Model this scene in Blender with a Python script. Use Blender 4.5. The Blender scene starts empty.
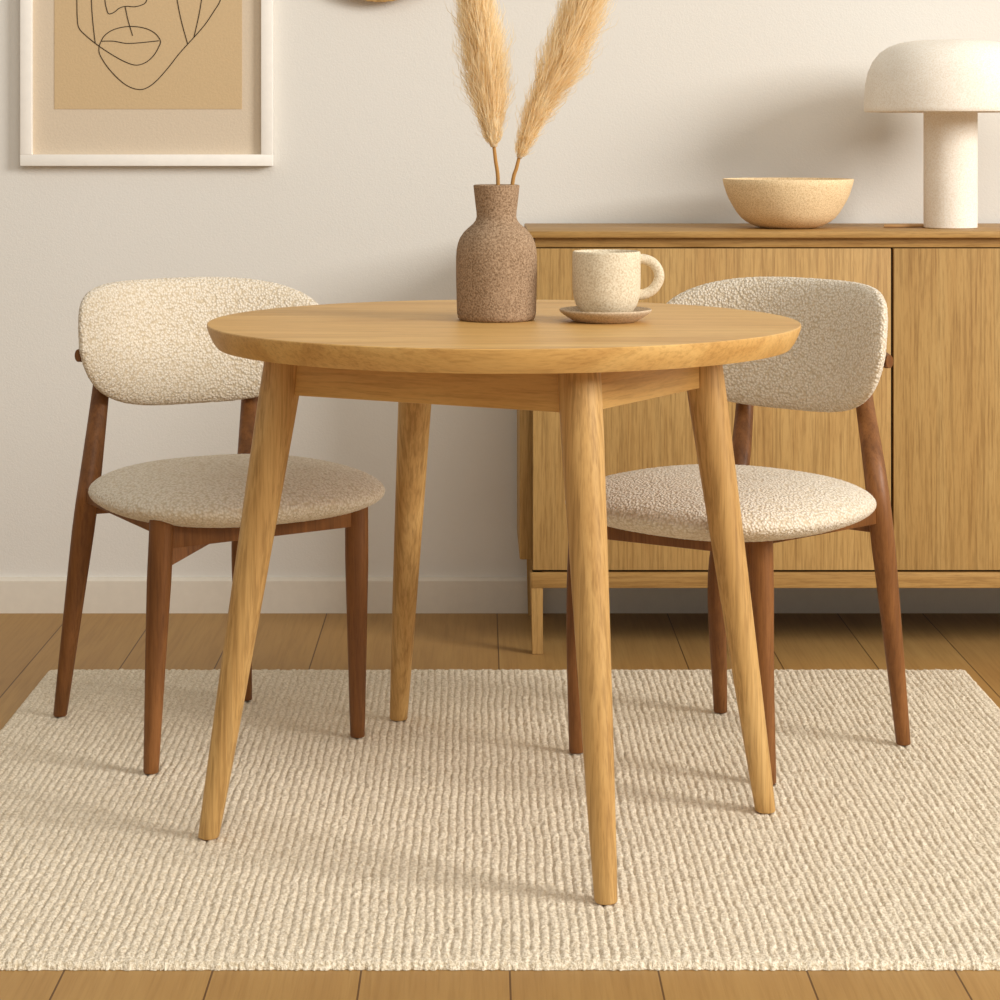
import bpy, bmesh, math, random
import numpy as np
from mathutils import Vector, Matrix, noise

random.seed(7)
rng = np.random.default_rng(7)
scene = bpy.context.scene
COL = scene.collection
PI = math.pi

# ------------------------------------------------------------------ camera model
F, H, HX, HY = 2253.0, 1.042, 480.0, 134.3      # focal (px), eye height, vanishing point
RUG = 0.012                                      # rug top
def on(px, py, z=RUG):
    """point of the horizontal plane z seen at px,py"""
    d = F * (H - z) / (py - HY)
    return Vector(((px - HX) * d / F, d, z))
def at(px, py, d):
    """point seen at px,py at distance d"""
    return Vector(((px - HX) * d / F, d, H - (py - HY) * d / F))

cam = bpy.data.cameras.new('camera'); camo = bpy.data.objects.new('camera', cam); COL.objects.link(camo)
camo.location = (0, 0, H); camo.rotation_euler = (PI/2, 0, 0)
cam.sensor_width = 36; cam.lens = F/1000*36
cam.shift_x = (500-HX)/1000; cam.shift_y = -(500-HY)/1000
cam.clip_start = 0.05; cam.clip_end = 60
scene.camera = camo

# ------------------------------------------------------------------ object helpers
def link(name, me, mat=None, parent=None, smooth=True, angle=35):
    o = bpy.data.objects.new(name, me); COL.objects.link(o)
    if mat: me.materials.append(mat)
    if smooth:
        me.polygons.foreach_set('use_smooth', [True]*len(me.polygons))
        me.set_sharp_from_angle(angle=math.radians(angle))
    if parent:
        o.parent = parent
    return o
def tag(o, label, cat, group=None):
    o['label'] = label; o['category'] = cat
    if group: o['group'] = group
    return o
def thing(name, label, cat, loc=(0,0,0), group=None, rotz=0):
    o = bpy.data.objects.new(name, None); COL.objects.link(o)
    o.empty_display_size = .05
    o.location = loc; o.rotation_euler = (0,0,rotz)
    return tag(o, label, cat, group)
def struct(o):
    o['kind'] = 'structure'; return o
def bm_mesh(bm, name='m'):
    bmesh.ops.recalc_face_normals(bm, faces=bm.faces)
    me = bpy.data.meshes.new(name); bm.to_mesh(me); bm.free(); return me
def mesh_from(verts, faces):
    me = bpy.data.meshes.new('m'); me.from_pydata([tuple(v) for v in verts], [], faces); me.update(); return me

def box_into(bm, lo, hi, bevel=0.0, segs=2, M=None):
    lo, hi = Vector(lo), Vector(hi)
    r = bmesh.ops.create_cube(bm, size=1)
    vs = r['verts']
    for v in vs:
        v.co = Vector(((lo[i]+hi[i])/2 + v.co[i]*(hi[i]-lo[i])) for i in range(3))
    if bevel > 0:
        es = {e for v in vs for e in v.link_edges}
        rr = bmesh.ops.bevel(bm, geom=list(es), offset=bevel, segments=segs, affect='EDGES', profile=.5)
        vs = list({v for f in rr['faces'] for v in f.verts} | {v for v in vs if v.is_valid})
    if M is not None:
        bmesh.ops.transform(bm, matrix=M, verts=vs)
def box(lo, hi, bevel=0.0, M=None):
    bm = bmesh.new(); box_into(bm, lo, hi, bevel, 2, M); return bm_mesh(bm)
def lathe(prof, seg=96, c=(0,0)):
    """prof: (r,z) list, from axis to axis"""
    verts, faces, rings = [], [], []
    for r, z in prof:
        if r < 1e-6:
            rings.append([len(verts)]); verts.append((c[0], c[1], z))
        else:
            rings.append(list(range(len(verts), len(verts)+seg)))
            for i in range(seg):
                a = 2*PI*i/seg
                verts.append((c[0]+r*math.cos(a), c[1]+r*math.sin(a), z))
    for A, B in zip(rings, rings[1:]):
        for i in range(seg):
            j = (i+1) % seg
            if len(A) == 1 and len(B) == 1: continue
            if len(A) == 1: faces.append((A[0], B[i], B[j]))
            elif len(B) == 1: faces.append((A[i], B[0], A[j]))
            else: faces.append((A[i], B[i], B[j], A[j]))
    me = mesh_from(verts, faces)
    bm = bmesh.new(); bm.from_mesh(me); bmesh.ops.recalc_face_normals(bm, faces=bm.faces); bm.to_mesh(me); bm.free()
    return me
def catmull(pts, n=8):
    P = [Vector(p) for p in pts]; P = [2*P[0]-P[1]] + P + [2*P[-1]-P[-2]]
    out = []
    for i in range(1, len(P)-2):
        for k in range(n):
            t = k/n
            a, b, c, d = P[i-1:i+3]
            out.append(.5*((2*b)+(c-a)*t+(2*a-5*b+4*c-d)*t*t+(3*b-a-3*c+d)*t**3))
    out.append(P[-2]); return out
def tube(pts, radii, seg=24, flat_rings=False, edge=0.0, aspect=1.0, closed_caps=True):
    """tube along pts. flat_rings: every ring horizontal (for legs cut flat at the floor)"""
    pts = [Vector(p) for p in pts]; n = len(pts); verts, faces = [], []
    up = None
    for i, p in enumerate(pts):
        t = (pts[min(i+1,n-1)]-pts[max(i-1,0)]).normalized()
        if flat_rings: u, v = Vector((1,0,0)), Vector((0,1,0))
        else:
            if up is None:
                ref = Vector((0,0,1)) if abs(t.z) < .9 else Vector((0,1,0))
                u = t.cross(ref).normalized()
            else: u = (up - t*up.dot(t)).normalized()
            up = u; v = t.cross(u)
        for k in range(seg):
            a = 2*PI*k/seg
            verts.append(p + u*math.cos(a)*radii[i] + v*math.sin(a)*radii[i]*aspect)
    for i in range(n-1):
        for k in range(seg):
            j = (k+1) % seg
            faces.append((i*seg+k, i*seg+j, (i+1)*seg+j, (i+1)*seg+k))
    if closed_caps:
        faces.append(tuple(range(seg-1, -1, -1))); faces.append(tuple((n-1)*seg+k for k in range(seg)))
    me = mesh_from(verts, faces)
    bm = bmesh.new(); bm.from_mesh(me); bmesh.ops.recalc_face_normals(bm, faces=bm.faces); bm.to_mesh(me); bm.free()
    return me
def lerp(a, b, t): return a + (b-a)*t
def leg(path, r_of_t, n=24, chamfer=.002):
    """smooth tapered round leg, path from foot up"""
    P = catmull(path, 8); m = len(P)-1
    L = [0]
    for a, b in zip(P, P[1:]): L.append(L[-1]+(b-a).length)
    rad = [r_of_t(l/L[-1]) for l in L]
    # chamfered foot
    d = (P[1]-P[0]); P = [P[0]] + [P[0] + d*min(1,chamfer/d.length)*.99] + P[1:]
    rad = [rad[0]-chamfer*.7, rad[0]] + rad[1:]
    return tube(P, rad, n, flat_rings=True)

# ------------------------------------------------------------------ materials
def srgb(r, g, b, a=1):
    f = lambda c: ((c/255+.055)/1.055)**2.4 if c/255 > .04045 else c/255/12.92
    return (f(r), f(g), f(b), a)
def adj(c, r, g, b): return (min(.95,c[0]*r), min(.95,c[1]*g), min(.95,c[2]*b), 1)
def new_mat(name, rough=.6, spec=.3):
    m = bpy.data.materials.new(name); m.use_nodes = True
    nt = m.node_tree; b = nt.nodes['Principled BSDF']
    b.inputs['Roughness'].default_value = rough; b.inputs['Specular IOR Level'].default_value = spec
    return m, nt, b
def N(nt, t, **kw):
    n = nt.nodes.new(t)
    for k, v in kw.items():
        if k in n.inputs: n.inputs[k].default_value = v
        else: setattr(n, k, v)
    return n
def ramp(nt, fac, stops):
    r = nt.nodes.new('ShaderNodeValToRGB'); e = r.color_ramp.elements
    while len(e) < len(stops): e.new(.5)
    for x, (p, c) in zip(e, stops): x.position = p; x.color = c
    nt.links.new(fac, r.inputs['Fac']); return r.outputs['Color']
def mapped(nt, scale, rot=(0,0,0)):
    tc = nt.nodes.new('ShaderNodeTexCoord'); mp = nt.nodes.new('ShaderNodeMapping')
    mp.inputs['Scale'].default_value = scale; mp.inputs['Rotation'].default_value = rot
    nt.links.new(tc.outputs['Object'], mp.inputs['Vector']); return mp.outputs['Vector']
def mixc(nt, a, b, fac, mode='MIX'):
    m = nt.nodes.new('ShaderNodeMix'); m.data_type = 'RGBA'; m.blend_type = mode
    for sock, v in ((6, a), (7, b), (0, fac)):
        if hasattr(v, 'is_linked'): nt.links.new(v, m.inputs[sock])
        else: m.inputs[sock].default_value = v
    return m.outputs[2]
def bump(nt, b, h, strength=.3, dist=.002):
    n = nt.nodes.new('ShaderNodeBump'); n.inputs['Strength'].default_value = strength; n.inputs['Distance'].default_value = dist
    nt.links.new(h, n.inputs['Height']); nt.links.new(n.outputs['Normal'], b.inputs['Normal'])
def noise_tex(nt, vec, scale, detail=4, rough=.55, dist=0):
    n = N(nt, 'ShaderNodeTexNoise', Scale=scale, Detail=detail, Roughness=rough, Distortion=dist)
    nt.links.new(vec, n.inputs['Vector']); return n.outputs['Fac']

def wood(name, dark, mid, light, axis='Z', fine=1.0, rough=.5, pore=.35, figure=1.0, along=1.0):
    """axis = grain direction in object space"""
    m, nt, b = new_mat(name, rough, .3)
    k = {'X': 0, 'Y': 1, 'Z': 2}[axis]
    s1 = [9*figure]*3; s1[k] = .8*figure
    s2 = [190*fine]*3; s2[k] = 9*fine*along
    s3 = [420*fine]*3; s3[k] = 45*fine*along
    f1 = noise_tex(nt, mapped(nt, s1), 2.0, 5, .6, 1.2)
    f2 = noise_tex(nt, mapped(nt, s2), 1.0, 3, .6)
    f3 = noise_tex(nt, mapped(nt, s3), 1.0, 2, .6)
    c1 = ramp(nt, f1, [(.22, dark), (.5, mid), (.78, light)])
    c2 = ramp(nt, f2, [(.38, (0.52,0.46,0.38,1)), (.52, (1,1,1,1))])
    c3 = ramp(nt, f3, [(.32, (0.66,0.60,0.52,1)), (.52, (1,1,1,1))])
    c = mixc(nt, c1, c2, pore, 'MULTIPLY'); c = mixc(nt, c, c3, pore, 'MULTIPLY')
    nt.links.new(c, b.inputs['Base Color'])
    bump(nt, b, f2, .25, .0008)
    return m
def speckled(name, base, dark, scale=260, rough=.85, amount=.5, bstr=.35, bd=.0012):
    m, nt, b = new_mat(name, rough, .2)
    v = mapped(nt, (1,1,1))
    f = noise_tex(nt, v, scale*1.15, 2, .6); g = noise_tex(nt, v, 18, 3, .5)
    c = ramp(nt, f, [(.30, dark), (.45+amount*.35, base)])
    c = mixc(nt, c, ramp(nt, g, [(.3, (.95,.94,.93,1)), (.7, (1,1,1,1))]), 1.0, 'MULTIPLY')
    nt.links.new(c, b.inputs['Base Color']); bump(nt, b, f, bstr, bd); return m
def plain(name, col, rough=.6, bscale=0, bstr=.1):
    m, nt, b = new_mat(name, rough, .25)
    v = mapped(nt, (1,1,1)); f = noise_tex(nt, v, bscale or 40, 3, .6)
    c = ramp(nt, f, [(.3, tuple(x*.95 for x in col[:3])+(1,)), (.7, col)])
    nt.links.new(c, b.inputs['Base Color'])
    if bscale: bump(nt, b, f, bstr, .001)
    return m
def boucle(name, base, shade):
    m, nt, b = new_mat(name, .95, .1)
    b.inputs['Sheen Weight'].default_value = .25; b.inputs['Sheen Roughness'].default_value = .6
    v = mapped(nt, (1,1,1))
    vo = N(nt, 'ShaderNodeTexVoronoi', Scale=215.0, feature='F1'); nt.links.new(v, vo.inputs['Vector'])
    vo.inputs['Randomness'].default_value = .9
    f = noise_tex(nt, v, 420, 3, .6)
    inv = N(nt, 'ShaderNodeMath', operation='SUBTRACT'); inv.inputs[0].default_value = 1.0
    nt.links.new(vo.outputs['Distance'], inv.inputs[1])
    ad = N(nt, 'ShaderNodeMath', operation='MULTIPLY_ADD'); ad.inputs[1].default_value = .5
    nt.links.new(f, ad.inputs[0]); nt.links.new(inv.outputs[0], ad.inputs[2])
    c = ramp(nt, ad.outputs[0], [(.50, shade), (.98, base)])
    nt.links.new(c, b.inputs['Base Color'])
    bump(nt, b, ad.outputs[0], .8, .004); return m

OAK_D, OAK_M, OAK_L = adj(srgb(182,130,70),0.92,1.03,1.12), adj(srgb(205,155,92),0.92,1.03,1.12), adj(srgb(219,172,110),0.92,1.03,1.12)
M_top = wood('oak tabletop', adj(srgb(176,124,68),1.07,1.19,1.15), adj(srgb(202,152,92),1.07,1.19,1.15), adj(srgb(214,168,108),1.07,1.19,1.15), 'X', 1.0, .45, .28, .7)
M_leg = wood('oak leg', OAK_D, OAK_M, OAK_L, 'Z', .8, .5, .5, along=.35)
M_cab = wood('oak cabinet front', adj(srgb(194,142,82),0.77,0.87,0.90), adj(srgb(206,156,94),0.77,0.87,0.90), adj(srgb(214,166,104),0.77,0.87,0.90), 'Z', 1.05, .55, .5, .9, along=.6)
M_cabx = wood('oak cabinet top', adj(srgb(176,124,66),0.77,0.87,0.90), adj(srgb(198,146,84),0.77,0.87,0.90), adj(srgb(210,160,98),0.77,0.87,0.90), 'X', 1.0, .5, .4, .9)
M_wal = wood('walnut', adj(srgb(88,54,28),1.18,1.16,1.0), adj(srgb(114,73,40),1.18,1.16,1.0), adj(srgb(136,90,52),1.18,1.16,1.0), 'Z', 1.0, .45, .4)
M_boucle = boucle('cream boucle', adj(srgb(236,222,196),1.02,1.05,1.15), adj(srgb(206,186,151),1.02,1.05,1.15))
M_vase = speckled('taupe stoneware', adj(srgb(164,134,106),1.17,1.25,1.32), adj(srgb(110,84,60),1.17,1.25,1.32), 300, .9, .6, .5, .002)
M_cup = speckled('oatmeal stoneware', adj(srgb(228,214,192),0.98,1.0,0.97), adj(srgb(194,174,146),0.98,1.0,0.97), 300, .7, .45, .3)
M_sau = speckled('taupe saucer glaze', srgb(208,189,162), srgb(172,150,122), 300, .8, .5, .3)
M_bowl = speckled('sand stoneware', adj(srgb(222,190,146),1.25,1.40,1.58), adj(srgb(190,154,108),1.25,1.40,1.58), 320, .9, .5, .4)
M_lamp = speckled('off white plaster', srgb(245,239,229), srgb(230,219,201), 300, .9, .5, .25)
M_white = plain('white frame paint', srgb(248,243,235), .5)
M_mat = plain('beige print paper', adj(srgb(212,188,156),1.02,1.11,1.27), .95, 190, .6)
M_sand = plain('sand print panel', adj(srgb(192,160,118),1.16,1.27,1.42), .95, 190, .6)
M_ink = plain('dark ink', srgb(52,40,30), .8)
M_dark = plain('dark gap', srgb(60,42,26), .8)
M_cord = plain('tan cord', srgb(170,130,84), .6)
M_straw = wood('woven straw', srgb(160,118,66), srgb(190,150,94), srgb(206,168,112), 'Z', .3, .8, .4)
M_plume = plain('pampas plume', srgb(252,238,206), .9)
_nt = M_plume.node_tree; _tr = _nt.nodes.new('ShaderNodeBsdfTranslucent'); _mx = _nt.nodes.new('ShaderNodeMixShader'); _mx.inputs[0].default_value = .5
_tr.inputs['Color'].default_value = srgb(252,238,206)
_nt.links.new(_nt.nodes['Principled BSDF'].outputs[0], _mx.inputs[1]); _nt.links.new(_tr.outputs[0], _mx.inputs[2]); _nt.links.new(_mx.outputs[0], _nt.nodes['Material Output'].inputs['Surface'])
M_stem = plain('dry stem', srgb(176,130,72), .8)

# ------------------------------------------------------------------ room
SW = (612-HY)/H; DW = F/SW
def wall_material():
    m, nt, b = new_mat('cream wall paint', .92, .1)
    v = mapped(nt, (1,1,1)); f = noise_tex(nt, v, 230, 4, .65); g = noise_tex(nt, v, .8, 2, .5)
    c = ramp(nt, g, [(.3, srgb(220,216,208)), (.7, srgb(224,220,213))])
    nt.links.new(c, b.inputs['Base Color']); bump(nt, b, f, .3, .002); return m
struct(link('wall_back', box((-4.0, DW, -.02), (4.0, DW+.12, 2.7)), wall_material(), smooth=False))
bb = bmesh.new()
prof = [(0,0), (-.014,0), (-.014,.070), (-.011,.0755), (0,.0765)]
lo = [bb.verts.new((-4.0, DW+y, z)) for y, z in prof]; hi = [bb.verts.new((4.0, DW+y, z)) for y, z in prof]
for i in range(len(prof)-1): bb.faces.new((lo[i], lo[i+1], hi[i+1], hi[i]))
bb.faces.new(lo); bb.faces.new(hi[::-1])
struct(link('baseboard_back', bm_mesh(bb), plain('baseboard paint', srgb(226,218,204), .6), angle=20))

def floor_material():
    m, nt, b = new_mat('oak plank floor', .5, .3)
    tc = nt.nodes.new('ShaderNodeTexCoord')
    mp = N(nt, 'ShaderNodeMapping'); nt.links.new(tc.outputs['Object'], mp.inputs['Vector'])
    mp.inputs['Rotation'].default_value = (0,0,PI/2); mp.inputs['Location'].default_value = (.6, -.037+.185, 0)
    br = N(nt, 'ShaderNodeTexBrick'); nt.links.new(mp.outputs[0], br.inputs['Vector'])
    br.offset = .37; br.inputs['Scale'].default_value = 1; br.inputs['Brick Width'].default_value = 7.0
    br.inputs['Row Height'].default_value = .185; br.inputs['Mortar Size'].default_value = .0014; br.inputs['Mortar Smooth'].default_value = .2
    br.inputs['Color1'].default_value = (.0,.0,.0,1); br.inputs['Color2'].default_value = (1,1,1,1); br.inputs['Mortar'].default_value = (.5,.5,.5,1)
    # grain, offset per plank
    sc = N(nt, 'ShaderNodeVectorMath', operation='MULTIPLY_ADD'); sc.inputs[1].default_value = (7,13,5)
    nt.links.new(br.outputs['Color'], sc.inputs[0]); nt.links.new(tc.outputs['Object'], sc.inputs[2])
    def grain(s, scale, d, dist):
        q = N(nt, 'ShaderNodeMapping'); q.inputs['Scale'].default_value = s
        nt.links.new(sc.outputs[0], q.inputs['Vector']); return noise_tex(nt, q.outputs[0], scale, d, .6, dist)
    f1 = grain((10, 1.0, 1), 1.6, 5, 1.0); f2 = grain((170, 5, 1), 1.0, 3, 0)
    c = ramp(nt, f1, [(.25, adj(srgb(184,138,88),.76,.79,.66)), (.5, adj(srgb(192,146,94),.76,.79,.66)), (.75, adj(srgb(200,155,102),.76,.79,.66))])
    c = mixc(nt, c, ramp(nt, f2, [(.36, (.66,.6,.52,1)), (.54, (1,1,1,1))]), .3, 'MULTIPLY')
    tone = ramp(nt, br.outputs['Color'], [(0, (.9,.89,.88,1)), (1, (1.0,1.0,1.0,1))])
    c = mixc(nt, c, tone, 1.0, 'MULTIPLY')
    c = mixc(nt, c, srgb(98,68,36), br.outputs['Fac'])
    nt.links.new(c, b.inputs['Base Color'])
    h = N(nt, 'ShaderNodeMath', operation='MULTIPLY_ADD'); h.inputs[1].default_value = -3.0
    nt.links.new(br.outputs['Fac'], h.inputs[0]); nt.links.new(f2, h.inputs[2])
    bump(nt, b, h.outputs[0], .3, .001); return m
struct(link('floor', box((-4.0, -.6, -.08), (4.0, DW+.05, 0)), floor_material(), smooth=False))

# ------------------------------------------------------------------ rug
def make_rug():
    SR = (667-HY)/(H-RUG); yb = F/SR; x0 = (48-HX)/SR; x1 = (966-HX)/SR
    yf = F*(H-.002)/(969-HY)
    nx, ny = 1300, 300
    xs = np.linspace(x0, x1, nx); ys = np.linspace(yf, yb, ny)
    X, Y = np.meshgrid(xs, ys)
    W = x1-x0; pitch = W/142
    def lowf(sx, sy, amp):
        g = rng.normal(size=(int(sy)+2, int(sx)+2))
        u = np.linspace(0, sx, nx); v = np.linspace(0, sy, ny)
        i = u.astype(int); j = v.astype(int); fu = (u-i)[None,:]; fv = (v-j)[:,None]
        fu = fu*fu*(3-2*fu); fv = fv*fv*(3-2*fv)
        a = g[np.ix_(j,i)]; b = g[np.ix_(j,i+1)]; c = g[np.ix_(j+1,i)]; d = g[np.ix_(j+1,i+1)]
        return amp*((a*(1-fu)+b*fu)*(1-fv)+(c*(1-fu)+d*fu)*fv)
    ph = (X-x0)/pitch + lowf(60, 40, .07) + lowf(10, 10, .12)
    rib = np.abs(np.sin(np.pi*ph))**.40
    loops = lowf(nx*.3, ny*.9, .0008)
    Z = RUG-.0050 + .0036*rib*np.clip((np.minimum(np.minimum(X-x0, x1-X), np.minimum(Y-yf, yb-Y))-.006)/.02, .25, 1) + loops
    # rolled hem
    e = np.minimum(np.minimum(X-x0, x1-X), np.minimum(Y-yf, yb-Y))
    k = np.clip(e/.009, 0, 1); Z = (Z+.0015*np.exp(-((e-.010)/.006)**2))*np.sqrt(1-(1-k)**2*.97)
    jit = lowf(nx*.4, ny*.8, .0005)
    V = np.stack([X+jit, Y+lowf(nx*.45, ny*.7, .0012), Z], -1).reshape(-1, 3)
    idx = np.arange(nx*ny).reshape(ny, nx)
    Fq = np.stack([idx[:-1,:-1], idx[:-1,1:], idx[1:,1:], idx[1:,:-1]], -1).reshape(-1, 4)
    # skirt to the floor
    loop = np.concatenate([idx[0,:], idx[1:,-1], idx[-1,-2::-1], idx[-2:0:-1,0]])
    low = V[loop].copy(); low[:,2] = 0.0005
    nb = len(V); V = np.concatenate([V, low]); n = len(loop); a = np.arange(n); b = (a+1) % n
    S = np.stack([loop[a], nb+a, nb+b, loop[b]], -1)
    me = bpy.data.meshes.new('rug'); Fq = np.concatenate([Fq, S])
    me.from_pydata(V.tolist(), [], Fq.tolist()); me.update()
    m, nt, bs = new_mat('cream ribbed wool', .97, .05)
    v = mapped(nt, (1,1,1)); f = noise_tex(nt, v, 230, 2, .7); g = noise_tex(nt, v, 90, 3, .6)
    c = ramp(nt, f, [(.36, srgb(204,186,156)), (.62, srgb(248,236,214))])
    c = mixc(nt, c, ramp(nt, g, [(.3, (.93,.92,.90,1)), (.65, (1,1,1,1))]), 1.0, 'MULTIPLY')
    nt.links.new(c, bs.inputs['Base Color']); bump(nt, bs, f, .9, .004)
    bs.inputs['Sheen Weight'].default_value = .15
    o = link('area_rug', me, m, angle=180)
    return tag(o, 'large cream ribbed wool rug lying on the oak floor under the table and chairs', 'rug')
make_rug()

# ------------------------------------------------------------------ table
TC = Vector((.036, 3.44, RUG)); TZ = .757; TU = .7218
t = thing('dining_table', 'round light oak dining table with four splayed legs standing on the cream rug', 'table', TC)
def rel(p, root): return Vector(p) - Vector(root.location)
R = .450
prof = [(0,TZ)] + [(R*f, TZ) for f in (.3,.6,.85,.97)] + [(R-.0012,TZ), (R,TZ-.0012), (R-.0002,TZ-.005), (R-.004,TZ-.016), (R-.009,TZ-.026), (R-.015,TZ-.0345), (R-.018,TU+.0012), (R-.022,TU)] + [(R*f,TU) for f in (.8,.4)] + [(0,TU)]
link('tabletop', lathe([(r, z-RUG) for r, z in prof], 160), M_top, t, angle=20)
feet = {'left': on(208.5,837), 'front': on(606,901.5), 'right': on(765.5,811), 'back': on(398.5,719)}
tops = {}
cx = sum((f.x for f in feet.values()))/4; cy = sum((f.y for f in feet.values()))/4
for k, f in feet.items():
    tops[k] = Vector((cx+(f.x-cx)*.755, cy+(f.y-cy)*.80, TU-.0005))
tops['left'].x += .010; tops['right'].x += .003; tops['front'].x += .005
for k in feet:
    path = [rel(lerp(feet[k], tops[k], q), t) for q in (0,.33,.66,1)]
    link('leg', leg(path, lambda q: lerp(.0155, .0300, min(1, q*1.12)**.85), 32), M_leg, t)
order = ['left','front','right','back']
for i in range(4):
    a, b = rel(tops[order[i]], t), rel(tops[order[(i+1)%4]], t)
    d = (b-a); L = d.length; ang = math.atan2(d.y, d.x)
    M = Matrix.Translation((a+b)/2) @ Matrix.Rotation(ang, 4, 'Z')
    o = link('apron', box((-L/2+.012, -.011, -.063), (L/2-.012, .011, 0), .0015), M_top, t, angle=30)
    o.matrix_local = M

# ------------------------------------------------------------------ chairs
def tex_clouds(name, size):
    tx = bpy.data.textures.new(name, 'CLOUDS'); tx.noise_scale = size; tx.noise_depth = 2; return tx
TX = tex_clouds('boucle loops', .0035)
def pillow(outline, half, xf, rings=60, seg=360, q=4.0, q2=.5, bottom=1.0):
    """closed cushion: outline(a)->(u,v); half thickness; xf maps (u,v,w) to local space"""
    verts, faces, R_ = [], [], []
    def add(sign):
        rs = []
        for i in range(rings+1):
            r = math.sin(PI/2*i/rings)
            if sign < 0 and i == rings: rs.append(None); continue
            w = sign*half(r)*(bottom if sign < 0 else 1)
            if i == 0:
                rs.append([len(verts)]); verts.append(xf(0, 0, w)); continue
            rs.append(list(range(len(verts), len(verts)+seg)))
            for k in range(seg):
                u, v = outline(2*PI*k/seg); verts.append(xf(u*r, v*r, w))
        return rs
    T = add(1); B = add(-1); B[-1] = T[-1]
    for rs, fl in ((T, False), (B, True)):
        for A, C in zip(rs, rs[1:]):
            for k in range(seg):
                j = (k+1) % seg
                f = (A[0], C[k], C[j]) if len(A) == 1 else (A[k], C[k], C[j], A[j])
                faces.append(f[::-1] if fl else f)
    me = mesh_from(verts, faces)
    bm = bmesh.new(); bm.from_mesh(me); bmesh.ops.recalc_face_normals(bm, faces=bm.faces); bm.to_mesh(me); bm.free()
    return me
def fuzz(o, s=.002):
    md = o.modifiers.new('loops', 'DISPLACE'); md.texture = TX; md.texture_coords = 'LOCAL'; md.strength = s; md.mid_level = .5
def superell(a, n):
    c, s = math.cos(a), math.sin(a); k = (abs(c)**n+abs(s)**n)**(-1/n); return c*k, s*k

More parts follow.
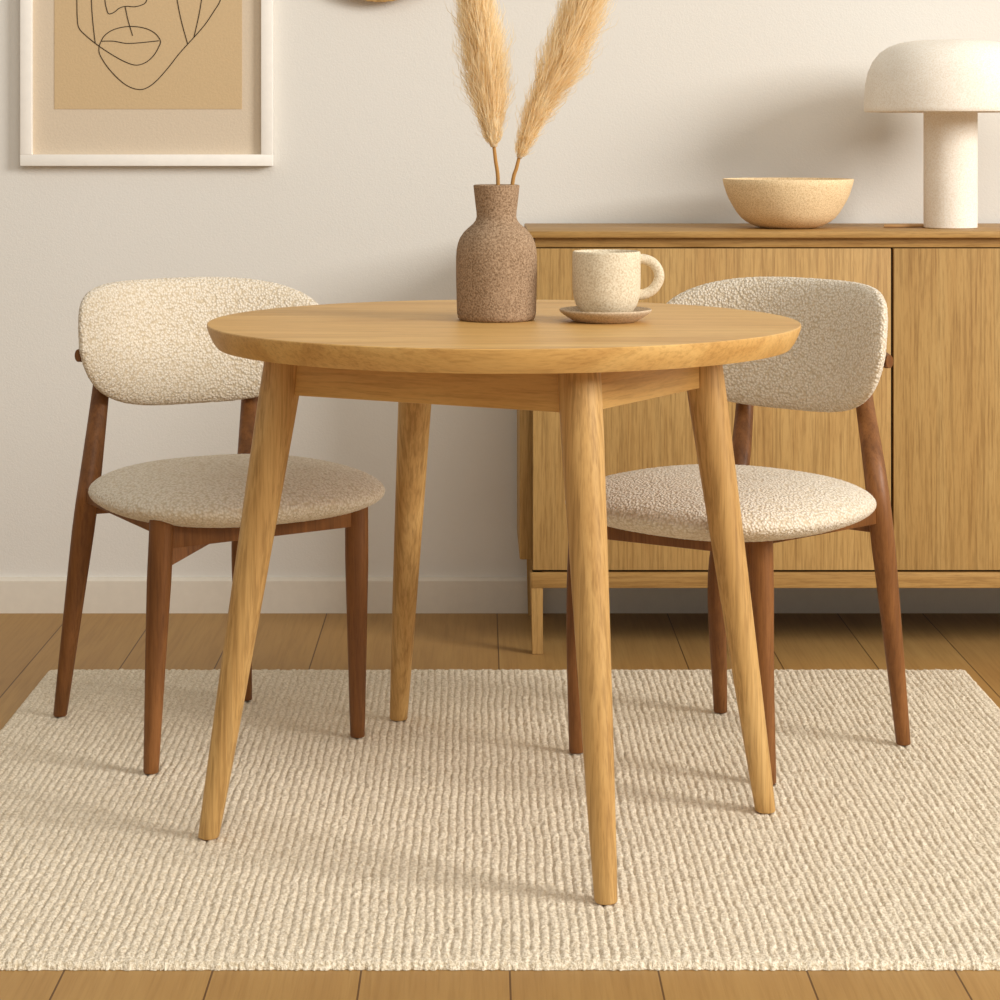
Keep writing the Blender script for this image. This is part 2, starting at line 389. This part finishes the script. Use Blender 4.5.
def make_chair(label, side, legs, yaw, seat_c, back_c, seat_rx=.243, seat_ry=.240):
    """side -1: left chair, +1: right. legs: world paths from the foot up. yaw turns the facing direction away from -Y"""
    fx, fy = math.sin(yaw), -math.cos(yaw)
    base = Vector((seat_c[0], seat_c[1], RUG))
    root = thing('dining_chair', label, 'chair', base, 'boucle dining chairs around the table', yaw)
    inv = Matrix.Rotation(-yaw, 4, 'Z') @ Matrix.Translation(-base)
    loc = lambda p: inv @ Vector(p)
    # seat cushion ---------------------------------------------------
    zc = .436 - RUG
    def so(a):
        u, v = superell(a, 2.5)
        wide = 1 - .06*max(0, v)          # a little narrower at the back
        return u*seat_rx*wide, v*seat_ry
    def sh(r): return .036*(1-r**3.6)**.5 + .010*(1-r*r)
    def sx(u, v, w): return (u, v, zc + w)
    o = link('seat', pillow(so, sh, sx, bottom=.95), M_boucle, root, angle=180); fuzz(o)
    # backrest ---------------------------------------------------------
    bc = loc(back_c); bc_d = back_c.y; RA = .36
    hl, hh = .268, .116
    def bo(a):
        u, v = superell(a, (2.7 if math.cos(a)*side < 0 else 4.8) if math.sin(a) > 0 else 2.9)
        taper = 1 - .15*max(0, -v) - .01*max(0, v)
        return u*hl*taper, v*hh
    def bh(r): return .024*(1-r**5)**.5
    def bx(u, v, w):
        th = u/RA; tilt = math.radians(9)
        rr = RA - w                       # w>0 : front (inner) side
        x = rr*math.sin(th); y = RA - rr*math.cos(th)   # local y grows backwards; arc ends come forward
        y = -(RA - rr*math.cos(th))
        z = v
        return (bc.x + x, bc.y + y + z*math.sin(tilt), bc.z + z*math.cos(tilt))
    o = link('backrest', pillow(bo, bh, bx), M_boucle, root, angle=180); fuzz(o)
    # rear posts follow the back of the pad
    for k in ('RL', 'RR'):
        for i, p in enumerate(legs[k]):
            if not isinstance(p, tuple): continue
            best = None
            for q in range(400):
                d = bc_d - .25 + q*.00125
                w_ = at(p[1], p[2], d); l_ = loc(w_)
                rr = RA + .024 + .017
                sn = max(-.99, min(.99, (l_.x-bc.x)/rr))
                want = bc.y - (RA - rr*math.sqrt(1-sn*sn)) + (l_.z-bc.z)*math.tan(math.radians(9))
                e = abs(l_.y-want)
                if best is None or e < best[0]: best = (e, w_)
            legs[k][i] = best[1]
    # wooden rail behind the backrest ---------------------------------
    pts = []
    for i in range(25):
        th = lerp(-1, 1, i/24)*(hl*.90/RA)
        rr = RA + .027 - .004*abs(i/12-1)**6
        pts.append((bc.x + rr*math.sin(th), bc.y - (RA - rr*math.cos(th)), bc.z-.012))
    link('back_rail', tube(pts, [.0065]+[.0080]*23+[.0065], 16, aspect=1.7), M_wal, root)
    # legs ---------------------------------------------------------------
    for k in ('FL', 'FR'):
        P = [loc(p) for p in legs[k]]
        link('leg', leg(P, lambda q: lerp(.0125, .0200, min(1, q*1.35)), 24), M_wal, root)
    for k in ('RL', 'RR'):
        P = [loc(p) for p in legs[k]]
        link('leg', leg(P, lambda q: lerp(.0122, .0200, min(1, q*2.0)) - .006*max(0, q-.6)/.4, 24), M_wal, root)
    # seat rails under the cushion ----------------------------------------
    def at_z(path, z):
        P = [loc(p) for p in path]
        for a, b in zip(P, P[1:]):
            if a.z <= z <= b.z: return lerp(a, b, (z-a.z)/(b.z-a.z))
        return P[-1]
    zr = .403 - RUG
    J = {k: at_z(legs[k], zr-.012) for k in legs}
    def rail(a, b, hgt=.030, top=zr, thick=.020):
        a = Vector((a.x, a.y, 0)); b = Vector((b.x, b.y, 0)); d = b-a; L = d.length
        M = Matrix.Translation(((a.x+b.x)/2, (a.y+b.y)/2, top)) @ Matrix.Rotation(math.atan2(d.y, d.x), 4, 'Z')
        o = link('seat_rail', box((-L/2+.008, -thick/2, -hgt), (L/2-.008, thick/2, .012), .002), M_wal, root, angle=30)
        o.matrix_local = M
    rail(J['FL'], J['FR']); rail(J['RL'], J['FL'], .013, zr+.007); rail(J['RR'], J['FR'], .016, zr+.004); rail(J['RL'], J['RR'])
    # corner braces ---------------------------------------------------------
    for k, other in (('FL', 'FR'), ('FR', 'FL')):
        a = Vector((J[k].x, J[k].y, zr)); d = (Vector((J[other].x, J[other].y, zr))-a).normalized()
        n = Vector((-d.y, d.x, 0))*.009
        tri = [a + d*.012 + Vector((0,0,-.018)), a + d*.012 + Vector((0,0,-.058 if (k == 'FL') == (side < 0) else -.03)), a + d*.085 + Vector((0,0,-.029)), a + d*.085 + Vector((0,0,-.018))]
        v = [p+n for p in tri] + [p-n for p in tri]
        fc = [(0,1,2,3), (7,6,5,4)] + [(i, 4+i, 4+(i+1)%4, (i+1)%4) for i in range(4)]
        me = mesh_from(v, fc); bm = bmesh.new(); bm.from_mesh(me); bmesh.ops.recalc_face_normals(bm, faces=bm.faces); bm.to_mesh(me); bm.free()
        link('corner_brace', me, M_wal, root, smooth=False)
    return root

def path(foot, *ups):
    """foot pixel, then (px, py, depth offset from the foot)"""
    p0 = on(*foot); return [p0] + [at(u[0], u[1], p0.y+u[2]) if len(u) == 3 else ('post',)+u for u in ups]
legsL = {
    'RL': path((60,715.5), (83,532,-.02), (90,480,-.025), (101,388), (104,352)),
    'RR': path((245.5,699.5), (241.5,560,-.02), (246.5,480,-.015), (250,392), (251,352)),
    'FL': path((151,772.5), (156,650,.0), (161.5,528,.0), (162,516,.0)),
    'FR': path((357.5,736.5), (357,620,.0), (356.5,512,.0), (356.5,500,.0))}
legsR = {
    'RR': path((903.5,744), (888,590,-.02), (876,480,-.025), (864,398), (860,356)),
    'RL': path((720.5,712), (718,575,-.03), (737,480,-.035), (745,402), (746,356)),
    'FL': path((576.5,752), (577,640,.0), (580,545,.0), (580,530,.0)),
    'FR': path((768.5,783), (763,660,.0), (760.5,548,.0), (760.5,534,.0))}
def seat_point(px, py, z): return on(px, py, z)
make_chair('left cream boucle chair with walnut legs, standing before the bare wall', -1, legsL,
           math.radians(30), seat_point(235,489,.437), at(190,340,4.15))
make_chair('right cream boucle chair with walnut legs, standing before the sideboard', 1, legsR,
           math.radians(-43), seat_point(722,501,.437), at(793,343,3.975))

# ------------------------------------------------------------------ sideboard
SC = (655-HY)/H; DC = F/SC
X0 = (533-HX)/SC; XM = (892.3-HX)/SC; X1 = X0 + 2*(XM-X0); YB = DW-.018
zt = H-(231-HY)/SC; zs = zt-.0135; zd = H-(247.5-HY)/SC; zb = H-(570-HY)/SC; zr1 = H-(572.3-HY)/SC; zr0 = H-(588-HY)/SC
sb = thing('sideboard', 'long light oak sideboard with flat doors standing against the wall behind the right chair', 'sideboard', ((X0+X1)/2, DC, 0))
ro = Vector(sb.location)
def sbox(name, lo, hi, mat, bev=.001, par=None):
    return link(name, box(Vector(lo)-ro, Vector(hi)-ro, bev), mat, par or sb, angle=30)
sbox('top_panel', (X0-.010, DC-.012, zs), (X1+.010, YB, zt), M_cabx, .0025)
sbox('top_rail', (X0+.004, DC+.006, zd), (X1-.004, DC+.03, zs), M_cabx)
sbox('carcass', (X0+.004, DC+.022, zr1), (X1-.004, YB, zd), M_dark, .001)
sbox('side_panel', (X0-.026, DC+.045, zb+.012), (X0+.006, YB-.004, zs), M_cab, .003)
sbox('side_panel', (X1-.006, DC+.045, zb+.012), (X1+.026, YB-.004, zs), M_cab, .003)
g = .0028
sbox('door', (X0, DC-.001, zb), (XM-g, DC+.020, zd-.002), M_cab, .0008)
sbox('door', (XM+g, DC-.001, zb), (X1, DC+.020, zd-.002), M_cab, .0008)
sbox('bottom_rail', (X0-.002, DC-.001, zr0), (X1+.002, DC+.024, zr1), M_cabx, .001)
sbox('bottom_rail', (X0-.002, YB-.024, zr0), (X1+.002, YB, zr1), M_cabx, .001)
for sx_ in (X0-.006, X1-.020):
    for sy_ in (DC, YB-.028):
        bm = bmesh.new(); box_into(bm, (0,0,0), (.026,.026,zr1), 0)
        for v in bm.verts:
            if v.co.z < .01:
                v.co.x = .004 + v.co.x*.83 if sx_ < .5 else v.co.x*.83; v.co.y = .003 + v.co.y*.8
        bmesh.ops.bevel(bm, geom=list(bm.edges), offset=.0015, segments=2, affect='EDGES')
        bmesh.ops.translate(bm, verts=bm.verts, vec=Vector((sx_, sy_, 0))-ro)
        link('leg', bm_mesh(bm), M_cab, sb, angle=30)

# ------------------------------------------------------------------ lamp and bowl on the sideboard
DL = 4.65; SL = F/DL
lx = (950.5-HX)/SL
lamp = thing('table_lamp', 'off white mushroom table lamp with dome shade standing on the sideboard', 'lamp', (lx, DL, zt))
sz = H-(112-HY)/SL - zt; hgt = (112-40)/SL
rad = .1765
sp = [(0, sz+hgt)]
for u, v in ((.25,.998),(.45,.985),(.60,.955),(.72,.90),(.82,.82),(.90,.70),(.955,.55),(.985,.38),(.998,.20),(1.0,.06),(.998,.015),(.99,0)):
    sp.append((u*rad, sz+v*hgt))
sp += [(rad*.97, 0*hgt+sz), (rad*.968, sz+.03*hgt), (rad*.97, sz+.2*hgt), (rad*.93, sz+.5*hgt), (rad*.75, sz+.8*hgt), (rad*.3, sz+.93*hgt), (0, sz+.93*hgt)]
link('lamp_shade', lathe(sp, 128), M_lamp, lamp, angle=50)
link('lamp_stem', lathe([(0,0), (.052,0), (.0545,.002), (.0548,.02), (.0548,sz*.6), (.0548,sz+.5*hgt), (0,sz+.5*hgt)], 96), M_lamp, lamp, angle=40)
c0 = Vector((-.048, .01, .004)); cend = on(884, 226, zt+.004) - Vector((lx, DL, zt)); cend.z = .004
link('cord', tube(catmull([c0, lerp(c0, cend, .35)+Vector((0,.004,0)), lerp(c0, cend, .7)+Vector((0,-.003,0)), cend], 8), [.0035]*25, 12), M_cord, lamp)
DB = 4.65
bprof = [(0,0), (.047,0), (.054,.001), (.064,.0035), (.075,.0075), (.086,.0135), (.096,.021), (.105,.032), (.113,.045), (.121,.059), (.127,.073), (.1320,.089), (.1345,.1005), (.1335,.1018), (.1315,.1018), (.130,.100), (.126,.085), (.119,.066), (.107,.044), (.092,.027), (.072,.014), (.050,.010), (0,.009)]
o = link('bowl', lathe(bprof, 128), M_bowl, angle=50); o.location = ((788-HX)*DB/F, DB, zt)
tag(o, 'sand coloured stoneware bowl standing on the sideboard beside the lamp', 'bowl')

# ------------------------------------------------------------------ vase, pampas, cup on the table
DV = 3.46; SV = F/DV; vx = (496.5-HX)/SV
hw = [(545,66),(547,68),(556,67),(580,64.5),(605,61.5),(625,59),(640,58.5),(650,62),(660,70),(672,84),(685,97),(700,107),(715,113),(735,117.5),(760,119),(820,119),(880,117.5),(920,116),(934,113.5),(940,109),(942,103)]
k = 2.94*SV
vp = [(w/k, (942-y)/k) for y, w in hw]
vprof = [(0, .004)] + [(.0, .02), (.05, .022), (.055,.10), (.045,.135), (.026,.158), (.0285,.2055), (vp[0][0]-.002, vp[0][1]+.0004)] + vp + [(0,0)]
vprof = vprof[1:]
o = link('vase', lathe(vprof, 128), M_vase, angle=50); o.location = (vx, DV, TZ)
tag(o, 'taupe stoneware bottle vase with narrow neck standing on the round table', 'vase')
vase_top = vp[0][1]+TZ

def pampas(label, stem_px, axis_px, halfw, bend, seed):
    rd = random.Random(seed)
    A = catmull([at(x, y, DV+dd) for x, y, dd in axis_px], 12)
    S = catmull([at(x, y, DV+dd) for x, y, dd in stem_px], 8)
    S[-1] = A[0]
    root = thing('pampas_grass', label, 'dried grass', S[0], 'pampas grass stems in the vase')
    l = lambda p: Vector(p)-S[0]
    St = S + A[1:]
    n = len(St)
    link('stem', tube([l(p) for p in St], [lerp(.0034, .0012, i/(n-1)) for i in range(n)], 10), M_stem, root)
    Ls = [0]
    for a, b in zip(A, A[1:]): Ls.append(Ls[-1]+(b-a).length)
    def sample(t):
        d = t*Ls[-1]
        for i in range(len(A)-1):
            if Ls[i+1] >= d or i == len(A)-2:
                f = (d-Ls[i])/(Ls[i+1]-Ls[i]); return lerp(A[i], A[i+1], f), (A[i+1]-A[i]).normalized()
    verts, faces = [], []
    NH = 11000
    for i in range(NH):
        t = rd.random()**.95*.93
        p, d = sample(t)
        w = halfw(t)
        a = rd.random()*2*PI
        u = d.cross(Vector((0,1,0))).normalized(); v = d.cross(u)
        out = u*math.cos(a) + v*math.sin(a)
        ln = w*rd.uniform(.9, 1.9) + .008
        spread = rd.uniform(.1, 1.1)**.7*w; wisp = rd.random() < .22
        if wisp: spread *= rd.uniform(1.0, 1.55); ln *= rd.uniform(.8, 1.2)
        out2 = (out + Vector((bend*.35, 0, 0))).normalized()
        q0 = p + out*w*.10
        q3 = p + out*spread + d*ln*rd.uniform(.75, 1.05) + out2*rd.gauss(0, .003) + Vector((rd.gauss(0,.003), rd.gauss(0,.003), rd.gauss(0,.003)))
        q1 = q0 + out*spread*.62 + d*ln*.22
        q2 = lerp(q1, q3, .55) + out*spread*.18
        side = Vector((rd.gauss(0,1), rd.gauss(0,.5), rd.gauss(0,1)))
        side = side.cross(d).normalized()
        b0 = len(verts)
        for q, wd in ((q0,.0009), (q1,.0011), (q2,.0008)):
            verts += [l(q-side*wd*.5), l(q+side*wd*.5)]
        verts.append(l(q3))
        faces += [(b0,b0+1,b0+3,b0+2), (b0+2,b0+3,b0+5,b0+4), (b0+4,b0+5,b0+6)]
    # dense core under the hairs
    m = len(A); core = tube([l(p) for p in A], [max(.0015, halfw(i/(m-1))*.42) for i in range(m)], 14)
    base = len(verts)
    verts += [tuple(v.co) for v in core.vertices]; faces += [tuple(base+i for i in f.vertices) for f in core.polygons]
    link('plume', mesh_from(verts, faces), M_plume, root, angle=180)
def hwL(t): return (.012+.022*min(1, t/.16)) * (1 if t < .30 else 1-.85*((t-.30)/.70)**1.2)
def hwR(t): return (.010+.024*min(1, t/.30)) * (1 if t < .5 else 1-.85*((t-.5)/.5)**1.3)
pampas('upright pampas grass plume leaning slightly left in the vase', [(489,300,0),(495,240,0),(498.0,184,0),(495.5,160,0),(494,147,0)],
       [(494,147,0),(491,118,0),(485.5,68,0),(475,0,.0),(462,-58,.0),(450,-105,-.01)], hwL, -.3, 3)
pampas('pampas grass plume leaning to the right in the vase', [(504,300,0),(508,240,0),(512.5,184,0),(516.5,168,0),(519,158,0)],
       [(519,158,0),(534,119,0),(560,66,0.0),(586,0,.0),(604,-62,-.01),(616,-112,-.01)], hwR, .6, 5)

DS = 3.43; SS = F/DS; ux = (606.5-HX)/SS
sprof = [(r, z*1.4) for r, z in [(0,0), (.045,0), (.049,.0012), (.058,.005), (.0665,.0092), (.0700,.0118), (.0703,.0130), (.0695,.0138), (.066,.0128), (.056,.0088), (.045,.0066), (0,.0062)]]
o = link('saucer', lathe(sprof, 96), M_sau, angle=60); o.location = ((605.5-HX)/SS, DS, TZ)
tag(o, 'taupe stoneware saucer lying on the round table under the cup', 'saucer')
ch = H-(251-HY)/SS - (TZ+.0094)
cr = .0520
cp = [(0,0), (.027,0), (.033,.0015), (.040,.0065), (.0465,.016), (.0502,.028), (.0515,.042), (.0518,.06), (.0518,ch-.004), (.0512,ch-.0012), (.0498,ch), (.0484,ch-.0010), (.0478,ch-.004), (.0476,.05), (.046,.03), (.038,.014), (.02,.008), (0,.007)]
cup = link('cup', lathe(cp, 96), M_cup, angle=60); cup.location = (ux, DS, TZ+.0094)
tag(cup, 'speckled oatmeal stoneware cup with round handle standing on the saucer', 'cup')
def cpx(x, y): return Vector(((x/2.94+400-606.5)/SS, 0, ch-(y/2.94-251)/SS))
hp = [cpx(690,762), cpx(716,762), cpx(742,772), cpx(759,795), cpx(761,822), cpx(746,848), cpx(722,863), cpx(690,868)]
hpts = catmull(hp, 6)
link('handle', tube(hpts, [.0068]*len(hpts), 20, aspect=1.15), M_cup, cup, angle=80)

# ------------------------------------------------------------------ wall decoration
DP = DW-.026; SP = F/DP
def wp(px, py, d=DP): return at(px, py, d)
fl, fr, fb = wp(20,0).x, wp(272.5,0).x, wp(0,166).z
ft = fb + .76
pic = thing('framed_print', 'white framed line drawing print hanging on the wall above the left chair', 'picture', ((fl+fr)/2, DW, fb))
po = Vector(pic.location); fw = 11.5/SP
bm = bmesh.new()
for lo_, hi_ in (((fl,fb),(fr,fb+fw)), ((fl,ft-fw),(fr,ft)), ((fl,fb+fw),(fl+fw,ft-fw)), ((fr-fw,fb+fw),(fr,ft-fw))):
    box_into(bm, Vector((lo_[0], DP, lo_[1]))-po, Vector((hi_[0], DW-.001, hi_[1]))-po, .0012)
link('frame', bm_mesh(bm), M_white, pic, angle=30)
DM = DW-.010
link('mat_board', box(Vector((fl+fw*.6, DM, fb+fw*.6))-po, Vector((fr-fw*.6, DW-.002, ft-fw*.6))-po), M_mat, pic, smooth=False)
al, ar, ab = at(54.5,0,DM).x, at(242,0,DM).x, at(0,109,DM).z
art = link('art_print', box(Vector((al, DM-.0012, ab))-po, Vector((ar, DM+.001, ft-.11))-po), M_sand, pic, smooth=False)
lines = [
    [(182,-120),(180,-60),(183,0),(184,40),(188,66),(205,85),(235,109),(270,132),(300,148),(325,155),(348,148),(366,132),(378,112),(382,97),(370,80),(348,68),(318,63),(290,65),(265,73),(248,86),(241,98)],
    [(241,98),(236,112),(238,130),(255,158),(280,186),(305,205),(330,213),(350,209),(372,193),(400,162),(425,130),(448,104),(470,80),(490,56),(510,26),(525,0),(545,-60),(552,-120)],
    [(241,98),(270,98),(300,103),(330,102),(378,97)],
    [(252,-30),(250,0),(255,25),(260,33),(272,29),(285,19),(300,15),(320,16),(337,12),(348,4),(354,-20)],
    [(298,15),(303,40),(309,62),(316,85)],
    [(220,-60),(218,0),(221,50),(227,104)],
    [(415,-50),(422,0),(432,50),(447,105)],
    [(488,-60),(480,0),(472,45),(462,88)]]
bmL = bmesh.new()
for ln in lines:
    P = catmull([at(x/2.381, y/2.381, DM-.0018)-po for x, y in ln], 6)
    P = [p for p in P if p.z < ft-po.z-.12]
    tm = tube(P, [.0009]*len(P), 8); bmL.from_mesh(tm)
link('line_drawing', bm_mesh(bmL), M_ink, art)

# woven disc basket hung on the wall (only its lower rim reaches into view)
wc = at(381, -80, DW); rb = 82.5*DW/F
vs, fc = [], []
nr, ns = 60, 260
for i in range(nr+1):
    r = rb*i/nr
    for j in range(ns):
        a = 2*PI*j/ns
        ridge = abs(math.sin(i*PI/5)) if i else 0
        weave = .5+.5*math.sin(a*65 + (i//5 % 2)*PI)
        z = -.012 - .022*(r/rb)**2 - .005*ridge*(.5+.5*weave)
        rr = r + (.0012*weave if i == nr else 0)
        vs.append((rr*math.cos(a), z, rr*math.sin(a)))
for i in range(nr):
    for j in range(ns):
        k2 = (j+1) % ns; fc.append((i*ns+j, i*ns+k2, (i+1)*ns+k2, (i+1)*ns+j))
nb = len(vs)
for rr_, z_ in ((rb*1.0,-.028), (rb*.9,-.002), (rb*.2,-.002)):
    for j in range(ns):
        a = 2*PI*j/ns; vs.append((rr_*math.cos(a), z_, rr_*math.sin(a)))
rings_ = [nr*ns, nb, nb+ns, nb+2*ns]
for a0, b0 in zip(rings_, rings_[1:]):
    for j in range(ns):
        k2 = (j+1) % ns; fc.append((a0+j, a0+k2, b0+k2, b0+j))
me = mesh_from(vs, fc); bm = bmesh.new(); bm.from_mesh(me); bmesh.ops.recalc_face_normals(bm, faces=bm.faces); bm.to_mesh(me); bm.free()
o = link('woven_wall_basket', me, M_straw, angle=60); o.location = wc
tag(o, 'round woven straw disc hanging high on the wall beside the framed print', 'wall decoration')

# ------------------------------------------------------------------ light
def area(name, loc, target, size, power, col, sy=None):
    L = bpy.data.lights.new(name, 'AREA'); L.energy = power; L.color = col; L.size = size
    if sy: L.shape = 'RECTANGLE'; L.size_y = sy
    o = bpy.data.objects.new(name, L); COL.objects.link(o); o.location = loc
    o.rotation_euler = (Vector(target)-Vector(loc)).to_track_quat('-Z', 'Y').to_euler(); return o
area('window_light', (5.6, .6, 3.1), (0, 3.9, .6), 2.3, 425, (1.0, .98, .945), 2.3)
area('fill_light', (.9, -.2, 3.6), (0, 4.0, .5), 3.5, 84, (1.0, .95, .87))  # soft overhead fill added to brighten the scene, not a fixture of the room
w = bpy.data.worlds.new('room ambience'); scene.world = w; w.use_nodes = True
bg = w.node_tree.nodes['Background']; bg.inputs['Color'].default_value = (1.0, .94, .84, 1); bg.inputs['Strength'].default_value = .47
scene.view_settings.view_transform = 'Standard'; scene.view_settings.look = 'None'
scene.view_settings.exposure = 0; scene.view_settings.gamma = 1
scene.cycles.max_bounces = 12; scene.cycles.diffuse_bounces = 8
scene.cycles.use_denoising = True
